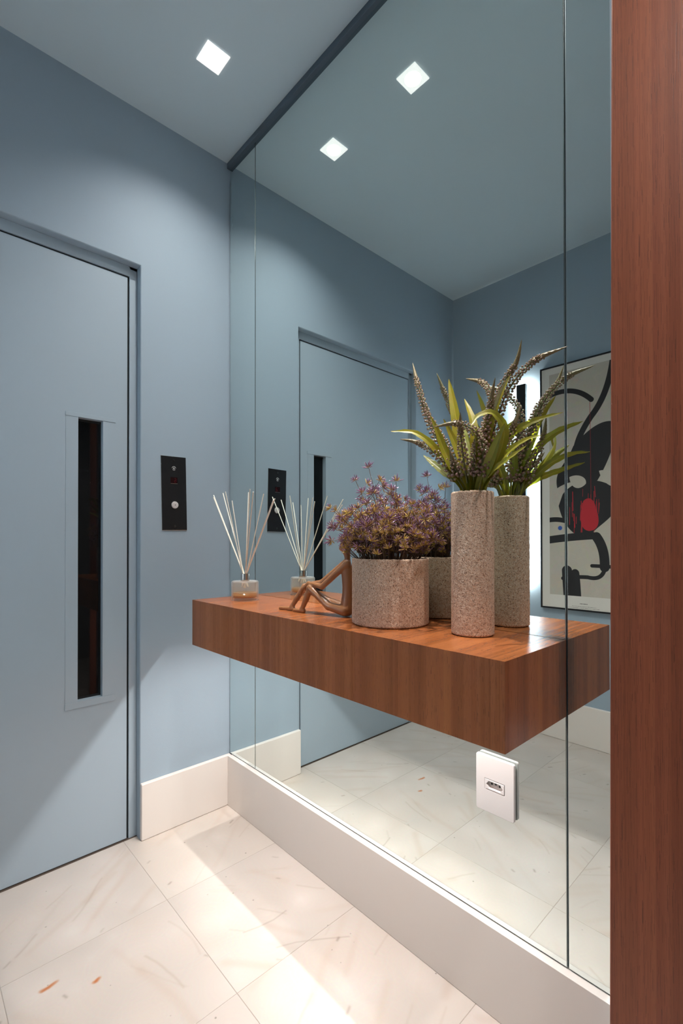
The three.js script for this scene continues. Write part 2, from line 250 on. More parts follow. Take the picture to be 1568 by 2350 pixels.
// ------------------------------------------------------------------ framed poster (a plain abstract of its own)
{
  const t = thing('framed_poster', 'tall abstract poster in a thin black frame on the blue wall seen in the mirror', 'picture', [XW, 0.695, 0.57]);
  const w = 0.442, h = 1.305, f = 0.008;
  const s = new THREE.Shape(); s.moveTo(0, 0); s.lineTo(w, 0); s.lineTo(w, h); s.lineTo(0, h); const hole = new THREE.Path(); hole.moveTo(f, f); hole.lineTo(f, h - f); hole.lineTo(w - f, h - f); hole.lineTo(w - f, f); s.holes.push(hole);
  const g = new THREE.ExtrudeGeometry(s, { depth: 0.02, bevelEnabled: false }); g.rotateY(-Math.PI / 2); g.translate(0.0202, 0, 0);
  part('frame', g, blackMetal, t);
  const art = canvasTex(700, 2048, (c, W, Hh) => {
    const q = mulberry(91);
    c.fillStyle = css(226, 219, 210); c.fillRect(0, 0, W, Hh);
    const k = W / w, ax = 0.042 * k, ay = 0.035 * k, aw = W - 2 * 0.042 * k, ah = 1.19 * k;
    c.save(); c.beginPath(); c.rect(ax, ay, aw, ah); c.clip();
    c.fillStyle = css(196, 186, 172); c.fillRect(ax, ay, aw, ah);
    for (let i = 0; i < 900; i++) { c.fillStyle = css(170 + q() * 55, 160 + q() * 52, 145 + q() * 50, 0.10); c.beginPath(); c.ellipse(ax + q() * aw, ay + q() * ah, 8 + q() * 50, 4 + q() * 22, q() * 3, 0, 7); c.fill(); }
    for (let i = 0; i < 160; i++) { c.strokeStyle = css(110, 100, 90, 0.12 + q() * 0.18); c.lineWidth = 1; c.beginPath(); const x = ax + q() * aw, y = ay + q() * ah; c.moveTo(x, y); c.quadraticCurveTo(x + (q() - 0.5) * 60, y + (q() - 0.5) * 60, x + (q() - 0.5) * 80, y + (q() - 0.5) * 80); c.stroke(); }
    const P = (u, v) => [ax + u * aw, ay + v * ah], ink = css(36, 34, 36);
    const stroke = (pts, wd) => { c.strokeStyle = ink; c.lineCap = 'round'; c.lineJoin = 'round'; c.lineWidth = wd * aw; c.beginPath(); c.moveTo(...P(...pts[0])); for (let i = 1; i + 1 < pts.length; i += 2) c.quadraticCurveTo(...P(...pts[i]), ...P(...pts[i + 1])); c.stroke(); };
    const blob = (pts, col) => { c.fillStyle = col; c.beginPath(); c.moveTo(...P(...pts[0])); for (let i = 1; i + 2 < pts.length; i += 3) c.bezierCurveTo(...P(...pts[i]), ...P(...pts[i + 1]), ...P(...pts[i + 2])); c.closePath(); c.fill(); };
    stroke([[-0.05, 0.10], [0.35, 0.06], [0.62, 0.15]], 0.07); stroke([[0.92, -0.02], [0.86, 0.14], [0.62, 0.22], [0.42, 0.30], [0.40, 0.36]], 0.085);
    blob([[0.36, 0.34], [0.55, 0.28], [0.75, 0.24], [0.92, 0.26], [1.0, 0.34], [0.78, 0.46], [0.70, 0.50], [0.55, 0.52], [0.40, 0.47], [0.12, 0.52], [0.06, 0.44], [0.25, 0.42], [0.36, 0.34]], ink);
    blob([[0.2, 0.55], [0.35, 0.49], [0.7, 0.47], [0.98, 0.55], [1.02, 0.66], [0.72, 0.68], [0.60, 0.735], [0.40, 0.76], [0.20, 0.69], [0.14, 0.60], [0.2, 0.55]], ink);
    blob([[0.30, 0.475], [0.42, 0.46], [0.56, 0.48], [0.54, 0.51], [0.45, 0.54], [0.32, 0.53], [0.30, 0.475]], css(198, 188, 174));
    blob([[0.72, 0.46], [0.86, 0.45], [1.0, 0.49], [1.0, 0.53], [0.9, 0.545], [0.75, 0.51], [0.72, 0.46]], css(198, 188, 174));
    const red = css(184, 34, 44);
    blob([[0.50, 0.585], [0.58, 0.56], [0.66, 0.58], [0.68, 0.62], [0.76, 0.69], [0.68, 0.715], [0.58, 0.715], [0.44, 0.71], [0.44, 0.65], [0.50, 0.585]], red);
    for (let i = 0; i < 26; i++) { c.strokeStyle = red; c.lineWidth = 1.5 + q() * 5; c.beginPath(); const u = 0.3 + q() * 0.45, v = 0.52 + q() * 0.14; c.moveTo(...P(u, v)); c.lineTo(...P(u + (q() - 0.5) * 0.02, v + 0.03 + q() * 0.07)); c.stroke(); }
    c.strokeStyle = css(160, 40, 44, 0.8); c.lineWidth = 4; c.beginPath(); c.moveTo(...P(0.60, 0.16)); c.lineTo(...P(0.61, 0.58)); c.stroke();
    stroke([[-0.05, 0.665], [0.1, 0.655], [0.26, 0.67]], 0.07); stroke([[-0.05, 0.755], [0.3, 0.74], [0.62, 0.735]], 0.11); stroke([[0.66, 0.73], [0.80, 0.79], [0.80, 0.86], [0.78, 0.93], [0.56, 0.915], [0.3, 0.915], [0.2, 0.925]], 0.055); stroke([[0.68, 0.74], [0.80, 0.79], [0.79, 0.87]], 0.13);
    stroke([[0.26, 0.89], [0.27, 0.95], [0.29, 1.03]], 0.15); stroke([[0.38, 0.90], [0.40, 0.95], [0.41, 1.03]], 0.12); stroke([[0.62, 0.865], [0.85, 0.865], [1.05, 0.87]], 0.05);
    c.fillStyle = css(52, 86, 160); c.beginPath(); c.arc(...P(0.16, 0.70), 0.032 * aw, 0, 7); c.fill();
    c.restore();
    c.fillStyle = css(70, 66, 64, 0.8); const mid = W / 2; [[60, 0, 6], [190, 24, 3], [250, 36, 3], [120, 48, 3], [200, 72, 4]].forEach(([ww, dy, hh]) => { for (let x = -ww / 2; x < ww / 2; x += 9) c.fillRect(mid + x, ay + ah + 58 + dy, 4 + q() * 4, hh); });   // the small print is too small to read
  });
  const pg = new THREE.PlaneGeometry(w - 2 * f, h - 2 * f); const uv = pg.attributes.uv; for (let i = 0; i < uv.count; i++) uv.setX(i, 1 - uv.getX(i)); pg.rotateY(Math.PI / 2); pg.translate(0.016, h / 2, w / 2);
  part('print', box(0.0004, 0.0158, f, h - f, f, w - f), new THREE.MeshStandardMaterial({ color: lin(0.6, 0.58, 0.55), roughness: 0.9 }), t).name = 'backing_board';
  part('print', pg, new THREE.MeshStandardMaterial({ map: art, roughness: 0.7 }), t);
}

// ------------------------------------------------------------------ lift call panel
{
  const t = thing('call_panel', 'black lift call panel with a round white button on the blue wall', 'control panel', [-0.2335, 1.2375, 0]);
  t.rotation.z = 0.0205;
  const w = 0.0945, h = 0.274;
  part('edge_plate', box(-w / 2 - 0.0012, w / 2 + 0.0012, -h / 2 - 0.0012, h / 2 + 0.0012, 0.0002, 0.0022, 0.0006), chrome, t);
  part('face_plate', box(-w / 2, w / 2, -h / 2, h / 2, 0.0015, 0.0042, 0.0008), new THREE.MeshPhysicalMaterial({ color: lin(0.008, 0.008, 0.0095), roughness: 0.32 }), t);
  for (const y of [0.1225, -0.1225]) { const g = new THREE.CylinderGeometry(0.0042, 0.0046, 0.0016, 20); g.rotateX(Math.PI / 2); g.translate(0, y, 0.005); part('screw', [g, box(-0.003, 0.003, y - 0.0004, y + 0.0004, 0.0056, 0.0062)], new THREE.MeshStandardMaterial({ color: lin(0.10, 0.10, 0.10), roughness: 0.3, metalness: 1 }), t); }
  const emblem = new THREE.MeshStandardMaterial({ map: canvasTex(256, 256, (c) => {
    c.fillStyle = '#08080a'; c.fillRect(0, 0, 256, 256); c.strokeStyle = '#d8d8d8'; c.lineWidth = 20;
    c.beginPath(); c.arc(128, 128, 96, Math.PI * 1.0, Math.PI * 2.0); c.stroke(); c.beginPath(); c.arc(128, 128, 96, Math.PI * 0.24, Math.PI * 0.76); c.stroke();
    c.fillStyle = '#d8d8d8'; c.beginPath(); c.moveTo(128, 62); c.lineTo(186, 166); c.lineTo(70, 166); c.closePath(); c.fill(); c.fillStyle = '#08080a'; c.beginPath(); c.moveTo(128, 108); c.lineTo(148, 144); c.lineTo(108, 144); c.closePath(); c.fill();
  }), roughness: 0.4 });
  const em = new THREE.PlaneGeometry(0.0185, 0.0185); em.translate(0, 0.0935, 0.0044); part('emblem', em, emblem, t);
  part('display_window', box(-0.014, 0.013, 0.037, 0.060, 0.0038, 0.0045, 0.0003), new THREE.MeshPhysicalMaterial({ color: lin(0.012, 0.001, 0.002), roughness: 0.08 }), t);
  part('display_rim', box(-0.014, 0.013, 0.0358, 0.037, 0.004, 0.0052, 0.0003), chrome, t);
  const seg = (x, y, w2, h2) => box(x - w2 / 2, x + w2 / 2, y - h2 / 2, y + h2 / 2, 0.0044, 0.0048);
  part('digit', [seg(0.004, 0.0555, 0.006, 0.0012), seg(0.0072, 0.052, 0.0012, 0.005), seg(0.004, 0.0485, 0.006, 0.0012), seg(0.0008, 0.045, 0.0012, 0.005), seg(0.0072, 0.045, 0.0012, 0.005), seg(0.004, 0.0415, 0.006, 0.0012)], glow(lin(0.30, 0.004, 0.02), 0.22), t);
  const btn = new THREE.LatheGeometry([[0.0001, 0.004], [0.0105, 0.0038], [0.0128, 0.003], [0.0135, 0]].map((p) => new THREE.Vector2(...p)).reverse(), 40); btn.rotateX(Math.PI / 2); btn.translate(0.001, -0.0435, 0.0042);
  const b = part('button', btn, new THREE.MeshStandardMaterial({ color: lin(0.62, 0.58, 0.57), roughness: 0.4 }), t); b.userData.label = 'round white button';
  const ring = new THREE.TorusGeometry(0.0152, 0.0012, 10, 40); ring.translate(0.001, -0.0435, 0.0045); part('button_ring', ring, blackMetal, t);
  const dot = new THREE.CylinderGeometry(0.0016, 0.0016, 0.0008, 16); dot.rotateX(Math.PI / 2); dot.translate(0.001, -0.0435, 0.0084); part('button_dot', dot, blackMetal, t);
}

// ------------------------------------------------------------------ wall socket set in the mirror
{
  const t = thing('wall_socket', 'white three-pin wall socket on the mirror below the shelf', 'socket', [0, 0.51, 1.181]);
  const w = 0.092, h = 0.126;
  const s = new THREE.Shape(); const r = 0.005, a = w / 2, b = h / 2; s.moveTo(-a + r, -b); s.lineTo(a - r, -b); s.quadraticCurveTo(a, -b, a, -b + r); s.lineTo(a, b - r); s.quadraticCurveTo(a, b, a - r, b); s.lineTo(-a + r, b); s.quadraticCurveTo(-a, b, -a, b - r); s.lineTo(-a, -b + r); s.quadraticCurveTo(-a, -b, -a + r, -b);
  const mod = new THREE.Path(); mod.moveTo(-0.024, -0.0115); mod.lineTo(-0.024, 0.0115); mod.lineTo(0.024, 0.0115); mod.lineTo(0.024, -0.0115); s.holes.push(mod);
  const toWall = (g, d) => { g.rotateY(-Math.PI / 2); g.translate(d, 0, 0); return g; };
  part('cover_plate', toWall(new THREE.ExtrudeGeometry(s, { depth: 0.005, bevelEnabled: true, bevelThickness: 0.0015, bevelSize: 0.0012, bevelOffset: -0.0012, bevelSegments: 3 }), -0.0055), whitePlastic, t);
  part('support_frame', box(-0.0045, 0, -b + 0.006, b - 0.006, -a + 0.006, a - 0.006), new THREE.MeshStandardMaterial({ color: lin(0.2, 0.19, 0.18), roughness: 0.7 }), t);
  const ms = new THREE.Shape(); ms.moveTo(-0.0233, -0.0108); ms.lineTo(0.0233, -0.0108); ms.lineTo(0.0233, 0.0108); ms.lineTo(-0.0233, 0.0108);
  const hexa = [[-0.020, 0], [-0.0135, 0.0078], [0.0135, 0.0078], [0.020, 0], [0.0135, -0.0078], [-0.0135, -0.0078]]; const hp = new THREE.Path(); hexa.forEach(([x, y], i) => i ? hp.lineTo(x, y) : hp.moveTo(x, y)); ms.holes.push(hp);
  part('socket_module', toWall(new THREE.ExtrudeGeometry(ms, { depth: 0.008, bevelEnabled: true, bevelThickness: 0.0006, bevelSize: 0.0006, bevelOffset: -0.0006, bevelSegments: 2 }), -0.004), whitePlastic, t);
  part('socket_well', box(-0.0055, -0.0005, -0.009, 0.009, -0.021, 0.021), new THREE.MeshPhysicalMaterial({ color: lin(0.55, 0.52, 0.50), roughness: 0.35 }), t);
  for (const [z, y] of [[-0.0095, 0.001], [0, 0.003], [0.0095, 0.001]]) { const g = new THREE.CylinderGeometry(0.0023, 0.0023, 0.001, 18); g.rotateZ(Math.PI / 2); g.translate(-0.0056, y, z); part('pin_hole', g, darkGap, t); }
}

// ------------------------------------------------------------------ reed diffuser
{
  const t = thing('reed_diffuser', 'frosted glass reed diffuser bottle with pale sticks at the far shelf end', 'diffuser', [-0.125, SH.top, 0.322]);
  const lathe = (pts, n = 56) => new THREE.LatheGeometry(pts.map((p) => new THREE.Vector2(...p)), n);
  const frosted = new THREE.MeshPhysicalMaterial({ color: lin(0.97, 0.955, 0.93), transmission: 1, roughness: 0.42, thickness: 0, ior: 1.35 });
  part('bottle', lathe([[0.0001, 0.0002], [0.043, 0.0002], [0.0452, 0.002], [0.0455, 0.006], [0.0455, 0.059], [0.0445, 0.0635], [0.041, 0.0655], [0.016, 0.0655], [0.0135, 0.067], [0.0135, 0.071], [0.0105, 0.071], [0.0105, 0.064], [0.039, 0.062], [0.0415, 0.059], [0.042, 0.0125], [0.038, 0.0095], [0.0001, 0.0095]]), frosted, t);
  part('fragrance_oil', lathe([[0.0001, 0.010], [0.0378, 0.010], [0.0412, 0.0128], [0.0414, 0.0265], [0.0001, 0.0265]]), new THREE.MeshPhysicalMaterial({ color: lin(0.95, 0.60, 0.20), transmission: 0.7, roughness: 0.2, thickness: 0.02, ior: 1.36, attenuationColor: lin(0.9, 0.42, 0.08), attenuationDistance: 0.05 }), t);
  part('collar', lathe([[0.0108, 0.0672], [0.0145, 0.0672], [0.015, 0.068], [0.015, 0.0895], [0.0143, 0.0905], [0.0108, 0.0905], [0.0108, 0.0672]]), chrome, t);
  const tips = [[-0.15, 1.226, 0.149], [-0.175, 1.214, 0.195], [-0.11, 1.236, 0.145], [-0.18, 1.226, 0.287], [-0.15, 1.198, 0.279], [-0.09, 1.230, 0.288], [-0.165, 1.225, 0.417], [-0.19, 1.210, 0.475], [-0.105, 1.215, 0.405], [-0.145, 1.185, 0.518], [-0.085, 1.198, 0.440]];
  const reedMat = new THREE.MeshStandardMaterial({ color: lin(0.90, 0.83, 0.71), roughness: 0.7 });
  for (const p of tips) {
    const top = V(p[0] + 0.125, p[1] - SH.top, p[2] - 0.322), neck = V(top.x, 0, top.z).normalize().multiplyScalar(0.0075); neck.y = 0.090;
    const dir = top.clone().sub(neck).normalize(), bot = neck.clone().sub(dir.clone().multiplyScalar(0.055)); bot.y = Math.max(bot.y, 0.035);
    const len = top.distanceTo(neck) + 0.05, g = new THREE.CylinderGeometry(0.00165, 0.00165, len, 10); g.translate(0, len / 2 - 0.05, 0);
    g.applyQuaternion(new THREE.Quaternion().setFromUnitVectors(V(0, 1, 0), dir)); g.translate(neck.x, neck.y, neck.z);
    part('reed', g, reedMat, t);
  }
}

// ------------------------------------------------------------------ seated wooden figurine (one continuous carved body)
{
  const O = V(-0.135, SH.top, 0.72), t = thing('figurine', 'slender carved wooden figurine of a seated person hugging its knees', 'figurine', O.toArray());
  const J = { hipA: [-0.1269, 0.8745, 0.8165], thA: [-0.1392, 0.884, 0.7673], kneeA: [-0.1543, 0.9285, 0.7068], shinA: [-0.1576, 0.8974, 0.6934], ankA: [-0.161, 0.8698, 0.6799], heelA: [-0.160, 0.8638, 0.684], toeA: [-0.1645, 0.8632, 0.648],
    hipB: [-0.1054, 0.8775, 0.805], thB: [-0.121, 0.893, 0.745], kneeB: [-0.1404, 0.9284, 0.6662], shinB: [-0.1507, 0.8952, 0.6427], ankB: [-0.1578, 0.8708, 0.6285], heelB: [-0.157, 0.8645, 0.633], toeB: [-0.1687, 0.8632, 0.5862],
    shA: [-0.1276, 1.0007, 0.8275], elA: [-0.146, 0.9351, 0.7478], wrA: [-0.1512, 0.9412, 0.6965], haA: [-0.1572, 0.9243, 0.6767], shB: [-0.1051, 1.0041, 0.803], elB: [-0.1279, 0.9435, 0.725], wrB: [-0.1445, 0.9382, 0.6893], haB: [-0.1528, 0.9173, 0.6653],
    pel: [-0.1165, 0.8775, 0.8139], waist: [-0.1151, 0.9276, 0.8185], chest: [-0.1159, 0.9823, 0.8180], neck: [-0.116, 1.0181, 0.8159], headB: [-0.1185, 1.043, 0.812], headT: [-0.1165, 1.066, 0.8175], chin: [-0.1205, 1.040, 0.800] };
  const bones = [['hipA', 'thA', 0.0142, 0.0112], ['thA', 'kneeA', 0.0112, 0.0098], ['kneeA', 'shinA', 0.0096, 0.0082], ['shinA', 'ankA', 0.0082, 0.0062], ['ankA', 'heelA', 0.0062, 0.0062], ['heelA', 'toeA', 0.0062, 0.0050],
    ['hipB', 'thB', 0.0142, 0.0112], ['thB', 'kneeB', 0.0112, 0.0098], ['kneeB', 'shinB', 0.0096, 0.0082], ['shinB', 'ankB', 0.0082, 0.0062], ['ankB', 'heelB', 0.0062, 0.0062], ['heelB', 'toeB', 0.0062, 0.0048],
    ['shA', 'elA', 0.0094, 0.0080], ['elA', 'wrA', 0.0080, 0.0058], ['wrA', 'haA', 0.0056, 0.0062], ['shB', 'elB', 0.0094, 0.0080], ['elB', 'wrB', 0.0080, 0.0058], ['wrB', 'haB', 0.0056, 0.0062],
    ['pel', 'waist', 0.0185, 0.0152], ['waist', 'chest', 0.0152, 0.0178], ['chest', 'shA', 0.0125, 0.0085], ['chest', 'shB', 0.0125, 0.0085], ['pel', 'hipA', 0.0155, 0.0125], ['pel', 'hipB', 0.0155, 0.0125], ['chest', 'neck', 0.011, 0.007], ['neck', 'headB', 0.0078, 0.014], ['headB', 'headT', 0.0155, 0.0175], ['headB', 'chin', 0.013, 0.0085]];
  for (const [h, e, s] of [['haA', V(-0.002, -0.014, -0.006), 1], ['haB', V(-0.001, -0.014, -0.003), 1]]) for (let f = 0; f < 4; f++) { const a = V(...J[h]), off = V(-0.0032 + 0.0021 * f, 0, 0.0008 * f); J[h + f] = a.clone().add(off).toArray(); J[h + f + 'e'] = a.clone().add(off).add(e.clone().multiplyScalar(1 - 0.12 * Math.abs(f - 1.4))).toArray(); bones.push([h + f, h + f + 'e', 0.0019, 0.0015]); }
  const N = 104, half = 0.155, C = V(-0.128, 0.965, 0.71);
  const bb = bones.map(([a, b, ra, rb]) => ({ a: V(...J[a]), d: V(...J[b]).sub(V(...J[a])), ra, rb })); bb.forEach((b) => { b.l2 = b.d.lengthSq(); });
  const mc = new MarchingCubes(N, new THREE.MeshStandardMaterial(), false, false, 90000); mc.isolation = 0;
  const p = V(), K = 0.0032;
  for (let k = 0; k < N; k++) for (let j = 0; j < N; j++) for (let i = 0; i < N; i++) {
    p.set(C.x + ((i - N / 2) / (N / 2)) * half, C.y + ((j - N / 2) / (N / 2)) * half, C.z + ((k - N / 2) / (N / 2)) * half);
    let dist = 1;
    for (const b of bb) { const qx = p.x - b.a.x, qy = p.y - b.a.y, qz = p.z - b.a.z; let s = (qx * b.d.x + qy * b.d.y + qz * b.d.z) / b.l2; s = s < 0 ? 0 : s > 1 ? 1 : s; const ex = qx - b.d.x * s, ey = qy - b.d.y * s, ez = qz - b.d.z * s; const dd = Math.sqrt(ex * ex + ey * ey + ez * ez) - (b.ra + (b.rb - b.ra) * s); const hh = Math.max(K - Math.abs(dist - dd), 0) / K; dist = Math.min(dist, dd) - hh * hh * K * 0.25; }
    mc.field[k * N * N + j * N + i] = -dist;
  }
  mc.update();
  const count = mc.count ?? mc.geometry.drawRange.count, pa = new Float32Array(count * 3), na = new Float32Array(count * 3);
  for (let i = 0; i < count; i++) for (let c = 0; c < 3; c++) { pa[i * 3 + c] = mc.positionArray[i * 3 + c] * half + [C.x, C.y, C.z][c] - [O.x, O.y, O.z][c]; na[i * 3 + c] = mc.normalArray[i * 3 + c]; }
  let g = new THREE.BufferGeometry(); g.setAttribute('position', new THREE.BufferAttribute(pa, 3)); g = mergeVertices(g, 1e-5); g.computeVertexNormals();
  const pos = g.attributes.position; for (let i = 0; i < pos.count; i++) if (pos.getY(i) < 0.0004) pos.setY(i, 0.0004);
  part('body', g, new THREE.MeshPhysicalMaterial({ color: lin(0.30, 0.125, 0.044), roughness: 0.34, clearcoat: 0.3, clearcoatRoughness: 0.25 }), t);
}

// ------------------------------------------------------------------ rough fibre-cement pots
function roughTex(seed, rx, ry) {
  const W = 1024, draw = (bump) => (g) => {
    const q = mulberry(seed); g.fillStyle = bump ? '#808080' : css(212, 180, 156); g.fillRect(0, 0, W, W);
    for (let i = 0; i < 9000; i++) {
      const x = q() * W, y = q() * W, l = 8 + q() * 26, a = q() * Math.PI, k = q(), al = 0.45 + q() * 0.5, wd = 3 + q() * 6;
      const col = k < 0.34 ? [232, 204, 180] : k < 0.60 ? [194, 154, 124] : k < 0.73 ? [104, 72, 52] : k < 0.86 ? [250, 234, 214] : [212, 162, 128];
      const bv = k < 0.34 ? 175 : k < 0.58 ? 110 : k < 0.74 ? 40 : k < 0.86 ? 225 : 140;
      g.strokeStyle = bump ? css(bv, bv, bv, al) : css(...col, al); g.lineWidth = wd; for (const ox of [0, x < 40 ? W : x > W - 40 ? -W : null]) if (ox !== null) { g.beginPath(); g.moveTo(x + ox, y); g.lineTo(x + ox + Math.cos(a) * l, y + Math.sin(a) * l); g.stroke(); }
    }
  };
  return { map: canvasTex(W, W, draw(false), true, rx, ry), bumpMap: canvasTex(W, W, draw(true), false, rx, ry) };
}
function roughPot(r, h, wall, seed) {
  const pts = [], n = Math.round(h / 0.0025); const out = (u) => [r, u];
  pts.push([0.0001, 0.0004], [r - 0.004, 0.0004]); for (let i = 0; i <= n; i++) { const u = 0.003 + (h - 0.005) * i / n; pts.push(out(u)); } pts.push([r - 0.0018, h], [r - wall + 0.001, h], [r - wall, h - 0.003], [r - wall, h * 0.72], [0.0001, h * 0.72]);
  const g = new THREE.LatheGeometry(pts.map((p) => new THREE.Vector2(...p)), Math.round(2 * Math.PI * r / 0.0026));
  const p = g.attributes.position;
  for (let i = 0; i < p.count; i++) { const x = p.getX(i), y = p.getY(i), z = p.getZ(i), d = Math.hypot(x, z); if (y < h * 0.001 || d < r - wall - 0.002) continue; const a = 0.0005 * n3(x * 420, y * 420, z * 420 + seed); const s = 1 + a / d; p.setXYZ(i, x * s, y + (y > h - 0.004 ? 0.0009 * n3(x * 230, seed, z * 230) : 0), z * s); }
  g.computeVertexNormals(); return g;
}
// ------------------------------------------------------------------ low pot with small starry flowers
{
  const base = V(-0.103, SH.top, 0.954), PH = 0.158, PR = 0.0935;
  const t = thing('potted_plant', 'low round speckled pot full of small purple and yellow starry flowers', 'plant', base.toArray());
  part('pot', roughPot(PR, PH, 0.007, 3.1), new THREE.MeshStandardMaterial({ ...roughTex(51, 4, 1.1), roughness: 0.85, bumpScale: 0.0009 }), t);
  const fill = new THREE.CylinderGeometry(PR - 0.0075, PR - 0.0075, 0.006, 40, 1); fill.translate(0, PH - 0.028, 0); part('soil', fill, new THREE.MeshStandardMaterial({ color: lin(0.03, 0.022, 0.016), roughness: 1 }), t);
  // flower heads: sprays of slim pointed petals
  const star = (seed) => {
    const q = mulberry(seed), gs = [], n = 14 + Math.floor(q() * 5);
    for (let i = 0; i < n; i++) {
      const g = new THREE.SphereGeometry(1, 6, 5), L = 0.0056 + q() * 0.0028; g.scale(0.00102, L, 0.00102); g.translate(0, L * 1.02 + 0.0012, 0);
      const c = new Float32Array(g.attributes.position.count * 3), yel = q() < ([0.05, 0.75, 0.3][seed % 3]); for (let k = 0; k < c.length / 3; k++) { const u = g.attributes.position.getY(k) / (2 * L + 0.001); const A = yel ? [0.55, 0.38, 0.03] : [0.36, 0.20, 0.06], B = yel ? [0.48, 0.29, 0.09] : [0.20, 0.075, 0.18], T = yel ? [0.34, 0.18, 0.16] : [0.30, 0.17, 0.30]; const m = Math.min(1, u * 1.35), e = Math.max(0, (u - 0.75) / 0.25); for (let d = 0; d < 3; d++) c[k * 3 + d] = (A[d] * (1 - m) + B[d] * m) * (1 - e) + T[d] * e; }
      g.setAttribute('color', new THREE.BufferAttribute(c, 3));
      const th = (i < n * 0.35 ? 0.15 + 0.5 * q() : 0.75 + 0.75 * q()), ph = i * 2.399 + q() * 0.5; g.rotateX(th); g.rotateY(ph); gs.push(g);
    }
    return mergeGeometries(gs);
  };
  const stars = Array.from({ length: 9 }, (_, i) => star(100 + i));
  const flowerMat = new THREE.MeshPhysicalMaterial({ vertexColors: true, roughness: 0.22, clearcoat: 1, clearcoatRoughness: 0.1 });
  const stemMat = new THREE.MeshStandardMaterial({ color: lin(0.11, 0.055, 0.028), roughness: 0.6 });
  const tube = (pts, r0, r1) => { const c = new THREE.CatmullRomCurve3(pts), n = 6, g = new THREE.TubeGeometry(c, n, 1, 5), p = g.attributes.position; for (let i = 0; i < p.count; i++) { const k = Math.floor(i / 6) / n, o = c.getPointAt(Math.min(1, k)), r = r0 + (r1 - r0) * k; p.setXYZ(i, o.x + (p.getX(i) - o.x) * r, o.y + (p.getY(i) - o.y) * r, o.z + (p.getZ(i) - o.z) * r); } return g; };
  let nf = 0;
  for (let s = 0; s < 48 && nf < 296; s++) {
    const az = s * 2.399 + rr(-0.3, 0.3), lean = Math.sqrt((s + 0.5) / 48), rt = lean * rr(0.115, 0.15) + 0.005, ht = PH + 0.022 + (0.03 + 0.10 * R()) * Math.sqrt(Math.max(0, 1 - lean * lean * 0.75)) * 1.15;
    const dx = Math.cos(az), dz = Math.sin(az); let tip = V(dx * rt, ht, dz * rt + (-0.018) * lean);
    if (s === 3) tip = V(-0.018, 0.385, -0.055); if (s === 7) tip = V(-0.03, 0.355, -0.09); if (s === 11) tip = V(0.0, 0.345, 0.02);
    const lim = (p) => { if (p.x + base.x > -0.026) p.x = -0.026 - base.x - R() * 0.03; return p; }; lim(tip);
    const b = V(dx * PR * 0.75 * Math.min(1, lean), PH - 0.03, dz * PR * 0.75 * Math.min(1, lean)); lim(b);
    const mid = b.clone().lerp(tip, 0.5).add(V(-dx * 0.008, 0.02, -dz * 0.008));
    const gs = [tube([b, mid, tip], 0.0013, 0.0007)], heads = [[tip, tip.clone().sub(mid)]];
    const m = s < 12 ? 6 : 5;
    for (let i = 0; i < m; i++) {
      const from = new THREE.CatmullRomCurve3([b, mid, tip]).getPoint(rr(0.3, 0.95)), e = lim(from.clone().add(V(rr(-1, 1), rr(-0.25, 0.9), rr(-1, 1)).normalize().multiplyScalar(rr(0.022, 0.048))));
      gs.push(tube([from, from.clone().lerp(e, 0.5).add(V(0, -0.002, 0)), e], 0.0008, 0.0005)); heads.push([e, e.clone().sub(from)]);
    }
    const stem = part('stem', gs, stemMat, t);
    for (const [p, d] of heads) { if (nf++ >= 298) break; const f = part('flower', stars[Math.floor(R() * 9)], flowerMat, stem); f.position.copy(p); f.quaternion.setFromUnitVectors(V(0, 1, 0), d.normalize()); f.rotateY(R() * 6); f.scale.setScalar(rr(0.9, 1.25)); }
  }
  // the many smaller heads and twigs deep in the bush
  const deep = [], twigs = [];
  for (let i = 0; i < 260; i++) {
    const az = R() * 6.283, d = Math.sqrt(R()) * 0.115, top = PH + 0.01 + 0.085 * R() * Math.sqrt(1 - Math.pow(d / 0.125, 2)) * 1.2, p = V(Math.cos(az) * d, top, Math.sin(az) * d); if (p.x + base.x > -0.026) p.x = -0.026 - base.x - R() * 0.05;
    const g = stars[i % 3 ? 6 : Math.floor(R() * 9)].clone(); g.rotateX(rr(-0.9, 0.9)); g.rotateY(R() * 6); const k = rr(0.75, 1.1); g.scale(k, k, k); g.translate(p.x, p.y, p.z); deep.push(g);
    const b = V(p.x * 0.55, PH - 0.03, p.z * 0.55); twigs.push(tube([b, b.clone().lerp(p, 0.5).add(V(0, 0.004, 0)), p], 0.0008, 0.0005));
  }
  part('flower_mass', deep, flowerMat, t).userData.kind = 'stuff';
  part('twig_mass', twigs, stemMat, t).userData.kind = 'stuff';
}

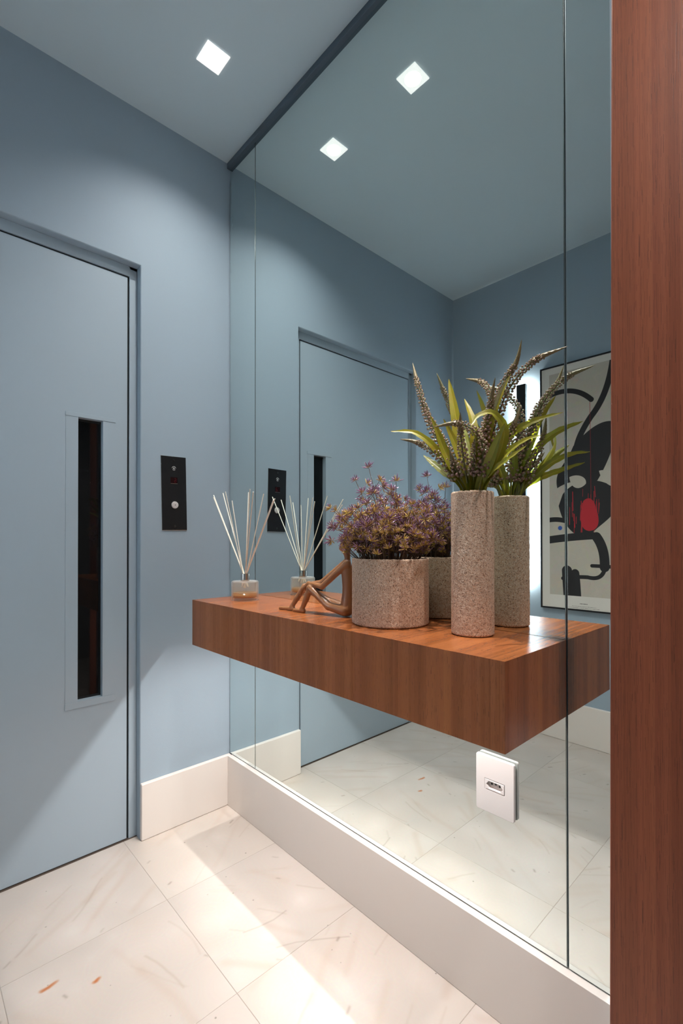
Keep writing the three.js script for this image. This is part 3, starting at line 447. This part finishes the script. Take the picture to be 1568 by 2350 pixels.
// ------------------------------------------------------------------ tall vase with flower spikes and strap leaves
{
  const base = V(-0.082, SH.top, 1.17), PH = 0.305, PR = 0.0447;
  const t = thing('vase', 'tall speckled cylinder vase with beaded flower spikes and green strap leaves', 'vase', base.toArray());
  part('vase_body', roughPot(PR, PH, 0.005, 8.4), new THREE.MeshStandardMaterial({ ...roughTex(77, 2, 2.2), roughness: 0.85, bumpScale: 0.0009 }), t);
  const local = (p) => V(p[0] - base.x, p[1] - base.y, p[2] - base.z);
  const foot = (p) => V((p.x) * 0.5, PH * 0.78, (p.z) * 0.5);
  const tipMat = new THREE.MeshPhysicalMaterial({ color: lin(0.17, 0.125, 0.05), roughness: 0.4 });
  const beadMat = new THREE.MeshPhysicalMaterial({ vertexColors: true, roughness: 0.25, clearcoat: 0.9, clearcoatRoughness: 0.12 });
  const stalkMat = new THREE.MeshStandardMaterial({ color: lin(0.12, 0.11, 0.035), roughness: 0.55 });
  const SP = [[[-0.082, 1.177, 1.146], [-0.077, 1.259, 1.095], [-0.069, 1.344, 1.047], [-0.06, 1.427, 1.011], [-0.05, 1.504, 0.983]], [[-0.082, 1.177, 1.144], [-0.078, 1.247, 1.113], [-0.071, 1.314, 1.071], [-0.063, 1.368, 1.034], [-0.055, 1.418, 1.007]],
    [[-0.082, 1.175, 1.149], [-0.09, 1.225, 1.116], [-0.101, 1.269, 1.071], [-0.115, 1.289, 1.038], [-0.13, 1.297, 1.008]], [[-0.082, 1.174, 1.176], [-0.095, 1.224, 1.203], [-0.114, 1.275, 1.206], [-0.136, 1.302, 1.173], [-0.16, 1.3, 1.124]],
    [[-0.082, 1.176, 1.16], [-0.097, 1.229, 1.159], [-0.119, 1.281, 1.166], [-0.145, 1.323, 1.181]], [[-0.082, 1.174, 1.181], [-0.087, 1.244, 1.2], [-0.093, 1.313, 1.214], [-0.101, 1.354, 1.227], [-0.11, 1.388, 1.24]],
    [[-0.082, 1.174, 1.181], [-0.085, 1.28, 1.204], [-0.089, 1.371, 1.241], [-0.094, 1.413, 1.277], [-0.1, 1.451, 1.291]], [[-0.082, 1.173, 1.187], [-0.08, 1.279, 1.216], [-0.077, 1.371, 1.254], [-0.074, 1.412, 1.302], [-0.07, 1.424, 1.366]],
    [[-0.082, 1.175, 1.171], [-0.073, 1.284, 1.192], [-0.061, 1.358, 1.206], [-0.046, 1.405, 1.177], [-0.03, 1.434, 1.122]], [[-0.082, 1.174, 1.174], [-0.099, 1.235, 1.185], [-0.125, 1.287, 1.208]],
    [[-0.082, 1.173, 1.187], [-0.093, 1.222, 1.216], [-0.11, 1.265, 1.243]], [[-0.082, 1.176, 1.157], [-0.093, 1.218, 1.135], [-0.11, 1.259, 1.131]], [[-0.082, 1.173, 1.192], [-0.077, 1.232, 1.229], [-0.069, 1.296, 1.259], [-0.06, 1.335, 1.269]]];
  const frame = (c, u) => { const p = c.getPointAt(u), T = c.getTangentAt(u), a = Math.abs(T.y) > 0.9 ? V(1, 0, 0) : V(0, 1, 0), s = T.clone().cross(a).normalize(), n = s.clone().cross(T); return { p, T, s, n }; };
  const sweep = (c, u0, u1, n, m, rad) => { const pos = [], idx = []; for (let i = 0; i <= n; i++) { const u = u0 + (u1 - u0) * i / n, f = frame(c, u); for (let j = 0; j <= m; j++) { const a = j / m * Math.PI * 2, r = rad(i / n, a); pos.push(f.p.x + (f.s.x * Math.cos(a) + f.n.x * Math.sin(a)) * r, f.p.y + (f.s.y * Math.cos(a) + f.n.y * Math.sin(a)) * r, f.p.z + (f.s.z * Math.cos(a) + f.n.z * Math.sin(a)) * r); } } for (let i = 0; i < n; i++) for (let j = 0; j < m; j++) { const k = i * (m + 1) + j; idx.push(k, k + 1, k + m + 1, k + 1, k + m + 2, k + m + 1); } const g = new THREE.BufferGeometry(); g.setAttribute('position', new THREE.Float32BufferAttribute(pos, 3)); g.setIndex(idx); g.computeVertexNormals(); return g; };
  const ico = new THREE.IcosahedronGeometry(1, 1);
  for (const raw of SP) {
    const pts = raw.map(local); pts[0].lerp(foot(pts[0]), 0.15); pts.unshift(foot(pts[0])); const c = new THREE.CatmullRomCurve3(pts), len = c.getLength(), tipLen = Math.min(0.060, len * 0.18), uT = 1 - tipLen / len, u0 = 0.1 / len;
    const spike = part('flower_spike', sweep(c, 0, uT + 0.02, 22, 7, (k) => 0.0022 - 0.0004 * k), stalkMat, t);
    part('spike_tip', sweep(c, uT - 0.03, 0.9995, 34, 14, (k, a) => Math.max(0.0003, 0.0072 * Math.pow(1 - k, 0.7) * (0.86 + 0.14 * Math.cos(a * 7 + k * 40))) * Math.min(1, 0.4 + k * 8)), tipMat, spike);
    const beads = []; let u = u0, i = 0; const q = mulberry(Math.round(len * 1e5));
    while (u < uT + 0.03) {
      const k = (u - u0) / (uT - u0), f = frame(c, Math.min(0.999, u)), az = i * 2.399 + (q() - 0.5) * 0.5, r = 0.0039 - 0.0020 * Math.pow(k, 1.3), off = (0.0128 - 0.0066 * k) * (0.85 + 0.3 * q());
      const dir = f.s.clone().multiplyScalar(Math.cos(az)).add(f.n.clone().multiplyScalar(Math.sin(az))).add(f.T.clone().multiplyScalar(0.35)).normalize(), p = f.p.clone().add(dir.clone().multiplyScalar(off));
      if (p.x + base.x < -0.006) {
        const g = ico.clone(), col = new Float32Array(g.attributes.position.count * 3), gp = g.attributes.position; for (let v = 0; v < gp.count; v++) { const y = gp.getY(v), m = Math.max(0, Math.min(1, (y + 0.35) / 1.0)); const A = [0.36, 0.33, 0.17], B = [0.20, 0.085, 0.07]; for (let d = 0; d < 3; d++) col[v * 3 + d] = A[d] * (1 - m) + B[d] * m; } g.setAttribute('color', new THREE.BufferAttribute(col, 3));
        g.scale(r, r * 1.08, r); const qd = new THREE.Quaternion().setFromUnitVectors(V(0, 1, 0), dir); g.applyQuaternion(qd); g.translate(p.x, p.y, p.z); beads.push(g);
        const st = new THREE.CylinderGeometry(0.0006, 0.0005, off, 4, 1, true).toNonIndexed(); st.translate(0, off / 2, 0); st.applyQuaternion(qd); st.translate(f.p.x, f.p.y, f.p.z); const sc = new Float32Array(st.attributes.position.count * 3); for (let v = 0; v < sc.length; v += 3) sc.set([0.2, 0.19, 0.08], v); st.setAttribute('color', new THREE.BufferAttribute(sc, 3)); beads.push(st);
      }
      u += (0.0024 - 0.0014 * k) / len; i++;
    }
    const b = part('florets', beads.map((g) => { const h = g.index ? g.toNonIndexed() : g; h.deleteAttribute('uv'); return h; }), beadMat, spike); b.userData.kind = 'stuff';
  }
  // strap leaves: folded along the midrib, cross-veined
  const leafTex = canvasTex(128, 512, (g, w, h) => { const q = mulberry(3); g.fillStyle = css(156, 152, 30); g.fillRect(0, 0, w, h); for (let y = 0; y < h; y += 9) { for (const s of [-1, 1]) { g.strokeStyle = css(98, 106, 20, 0.5); g.lineWidth = 2.4; g.beginPath(); g.moveTo(w / 2, y + 10); g.lineTo(w / 2 + s * w / 2, y - 8); g.stroke(); } } for (let i = 0; i < 60; i++) { g.fillStyle = css(150 + q() * 30, 140, 40, 0.12); g.fillRect(0, q() * h, w, 4 + q() * 16); } g.fillStyle = css(176, 164, 66); g.fillRect(w / 2 - 5, 0, 10, h); });
  const leafMat = (k) => new THREE.MeshPhysicalMaterial({ map: leafTex, color: k, side: THREE.DoubleSide, roughness: 0.38, transmission: 0.35, thickness: 0 });
  const leafMats = [leafMat(lin(1, 1, 1)), leafMat(lin(0.75, 0.85, 0.8)), leafMat(lin(1.15, 1.05, 0.75))];
  const LF = [[[[-0.082, 1.18, 1.144], [-0.093, 1.252, 1.095], [-0.11, 1.282, 1.077], [-0.129, 1.306, 1.048], [-0.15, 1.314, 0.998]], 0.02, 2], [[[-0.082, 1.176, 1.155], [-0.09, 1.209, 1.132], [-0.101, 1.258, 1.112], [-0.115, 1.302, 1.102], [-0.13, 1.336, 1.095]], 0.026, 0], [[[-0.082, 1.176, 1.16], [-0.078, 1.252, 1.142], [-0.073, 1.334, 1.124], [-0.067, 1.377, 1.112], [-0.06, 1.432, 1.096]], 0.028, 2],
    [[[-0.082, 1.175, 1.163], [-0.087, 1.231, 1.149], [-0.093, 1.271, 1.135], [-0.101, 1.305, 1.123], [-0.11, 1.327, 1.116]], 0.022, 2], [[[-0.082, 1.175, 1.171], [-0.078, 1.248, 1.174], [-0.071, 1.317, 1.165], [-0.063, 1.35, 1.15], [-0.055, 1.379, 1.134]], 0.026, 2], [[[-0.082, 1.174, 1.181], [-0.086, 1.244, 1.199], [-0.091, 1.312, 1.223], [-0.098, 1.355, 1.246], [-0.105, 1.389, 1.271]], 0.028, 2],
    [[[-0.082, 1.173, 1.192], [-0.095, 1.22, 1.234], [-0.115, 1.279, 1.261], [-0.138, 1.309, 1.249], [-0.163, 1.303, 1.235], [-0.19, 1.278, 1.233]], 0.022, 0], [[[-0.082, 1.173, 1.197], [-0.077, 1.225, 1.214], [-0.069, 1.271, 1.244], [-0.06, 1.296, 1.291], [-0.05, 1.307, 1.349]], 0.022, 0], [[[-0.082, 1.173, 1.197], [-0.088, 1.204, 1.226], [-0.097, 1.234, 1.259], [-0.108, 1.252, 1.301], [-0.12, 1.254, 1.338]], 0.018, 0],
    [[[-0.082, 1.173, 1.187], [-0.098, 1.213, 1.217], [-0.122, 1.25, 1.249], [-0.15, 1.282, 1.283]], 0.026, 1], [[[-0.082, 1.174, 1.178], [-0.098, 1.224, 1.194], [-0.122, 1.265, 1.203], [-0.15, 1.282, 1.208]], 0.018, 1], [[[-0.082, 1.173, 1.192], [-0.096, 1.199, 1.223], [-0.116, 1.218, 1.269], [-0.14, 1.235, 1.32]], 0.017, 0],
    [[[-0.082, 1.177, 1.146], [-0.074, 1.215, 1.093], [-0.063, 1.246, 1.049], [-0.05, 1.268, 1.016]], 0.022, 0], [[[-0.082, 1.174, 1.176], [-0.077, 1.227, 1.196], [-0.069, 1.278, 1.23], [-0.06, 1.307, 1.252]], 0.024, 1], [[[-0.082, 1.173, 1.187], [-0.07, 1.219, 1.188], [-0.051, 1.253, 1.198], [-0.03, 1.286, 1.202]], 0.022, 1], [[[-0.082, 1.175, 1.166], [-0.07, 1.232, 1.156], [-0.051, 1.292, 1.131], [-0.03, 1.368, 1.095]], 0.024, 1]];
  LF.forEach(([raw, wd, mi], li) => {
    const pts = raw.map(local); pts.unshift(foot(pts[0])); const c = new THREE.CatmullRomCurve3(pts), n = 30, m = 8, pos = [], uv = [], idx = [];
    const tip = pts[pts.length - 1], bend = 0.5 + 0.5 * Math.sin(li * 2.1), look = V(-0.85 + 0.6 * (bend - 0.5), 0.55, 0.52 + 0.8 * (bend - 0.5)).normalize();
    for (let i = 0; i <= n; i++) {
      const u = i / n, p = c.getPointAt(u), T = c.getTangentAt(u), s = T.clone().cross(look).normalize(), nn = s.clone().cross(T).normalize();
      const w = wd * 0.5 * Math.min(1, 0.35 + 1.1 * u) * Math.pow(Math.max(0, 1 - Math.pow(u, 3.2)), 0.75) + 0.0004;
      for (let j = 0; j <= m; j++) { const v = j / m * 2 - 1, x = p.x + s.x * v * w - nn.x * Math.abs(v) * -w * 0.32, y = p.y + s.y * v * w + nn.y * Math.abs(v) * w * 0.32 + 0.0007 * Math.sin(u * 60 + v * 4) * Math.abs(v), z = p.z + s.z * v * w + nn.z * Math.abs(v) * w * 0.32; pos.push(Math.min(x, -0.004 - base.x), y, z); uv.push(j / m, u * 1.6); }
    }
    for (let i = 0; i < n; i++) for (let j = 0; j < m; j++) { const k = i * (m + 1) + j; idx.push(k, k + 1, k + m + 1, k + 1, k + m + 2, k + m + 1); }
    const g = new THREE.BufferGeometry(); g.setAttribute('position', new THREE.Float32BufferAttribute(pos, 3)); g.setAttribute('uv', new THREE.Float32BufferAttribute(uv, 2)); g.setIndex(idx); g.computeVertexNormals();
    part('leaf', g, leafMats[mi], t);
  });
}

renderer.render(scene, camera);
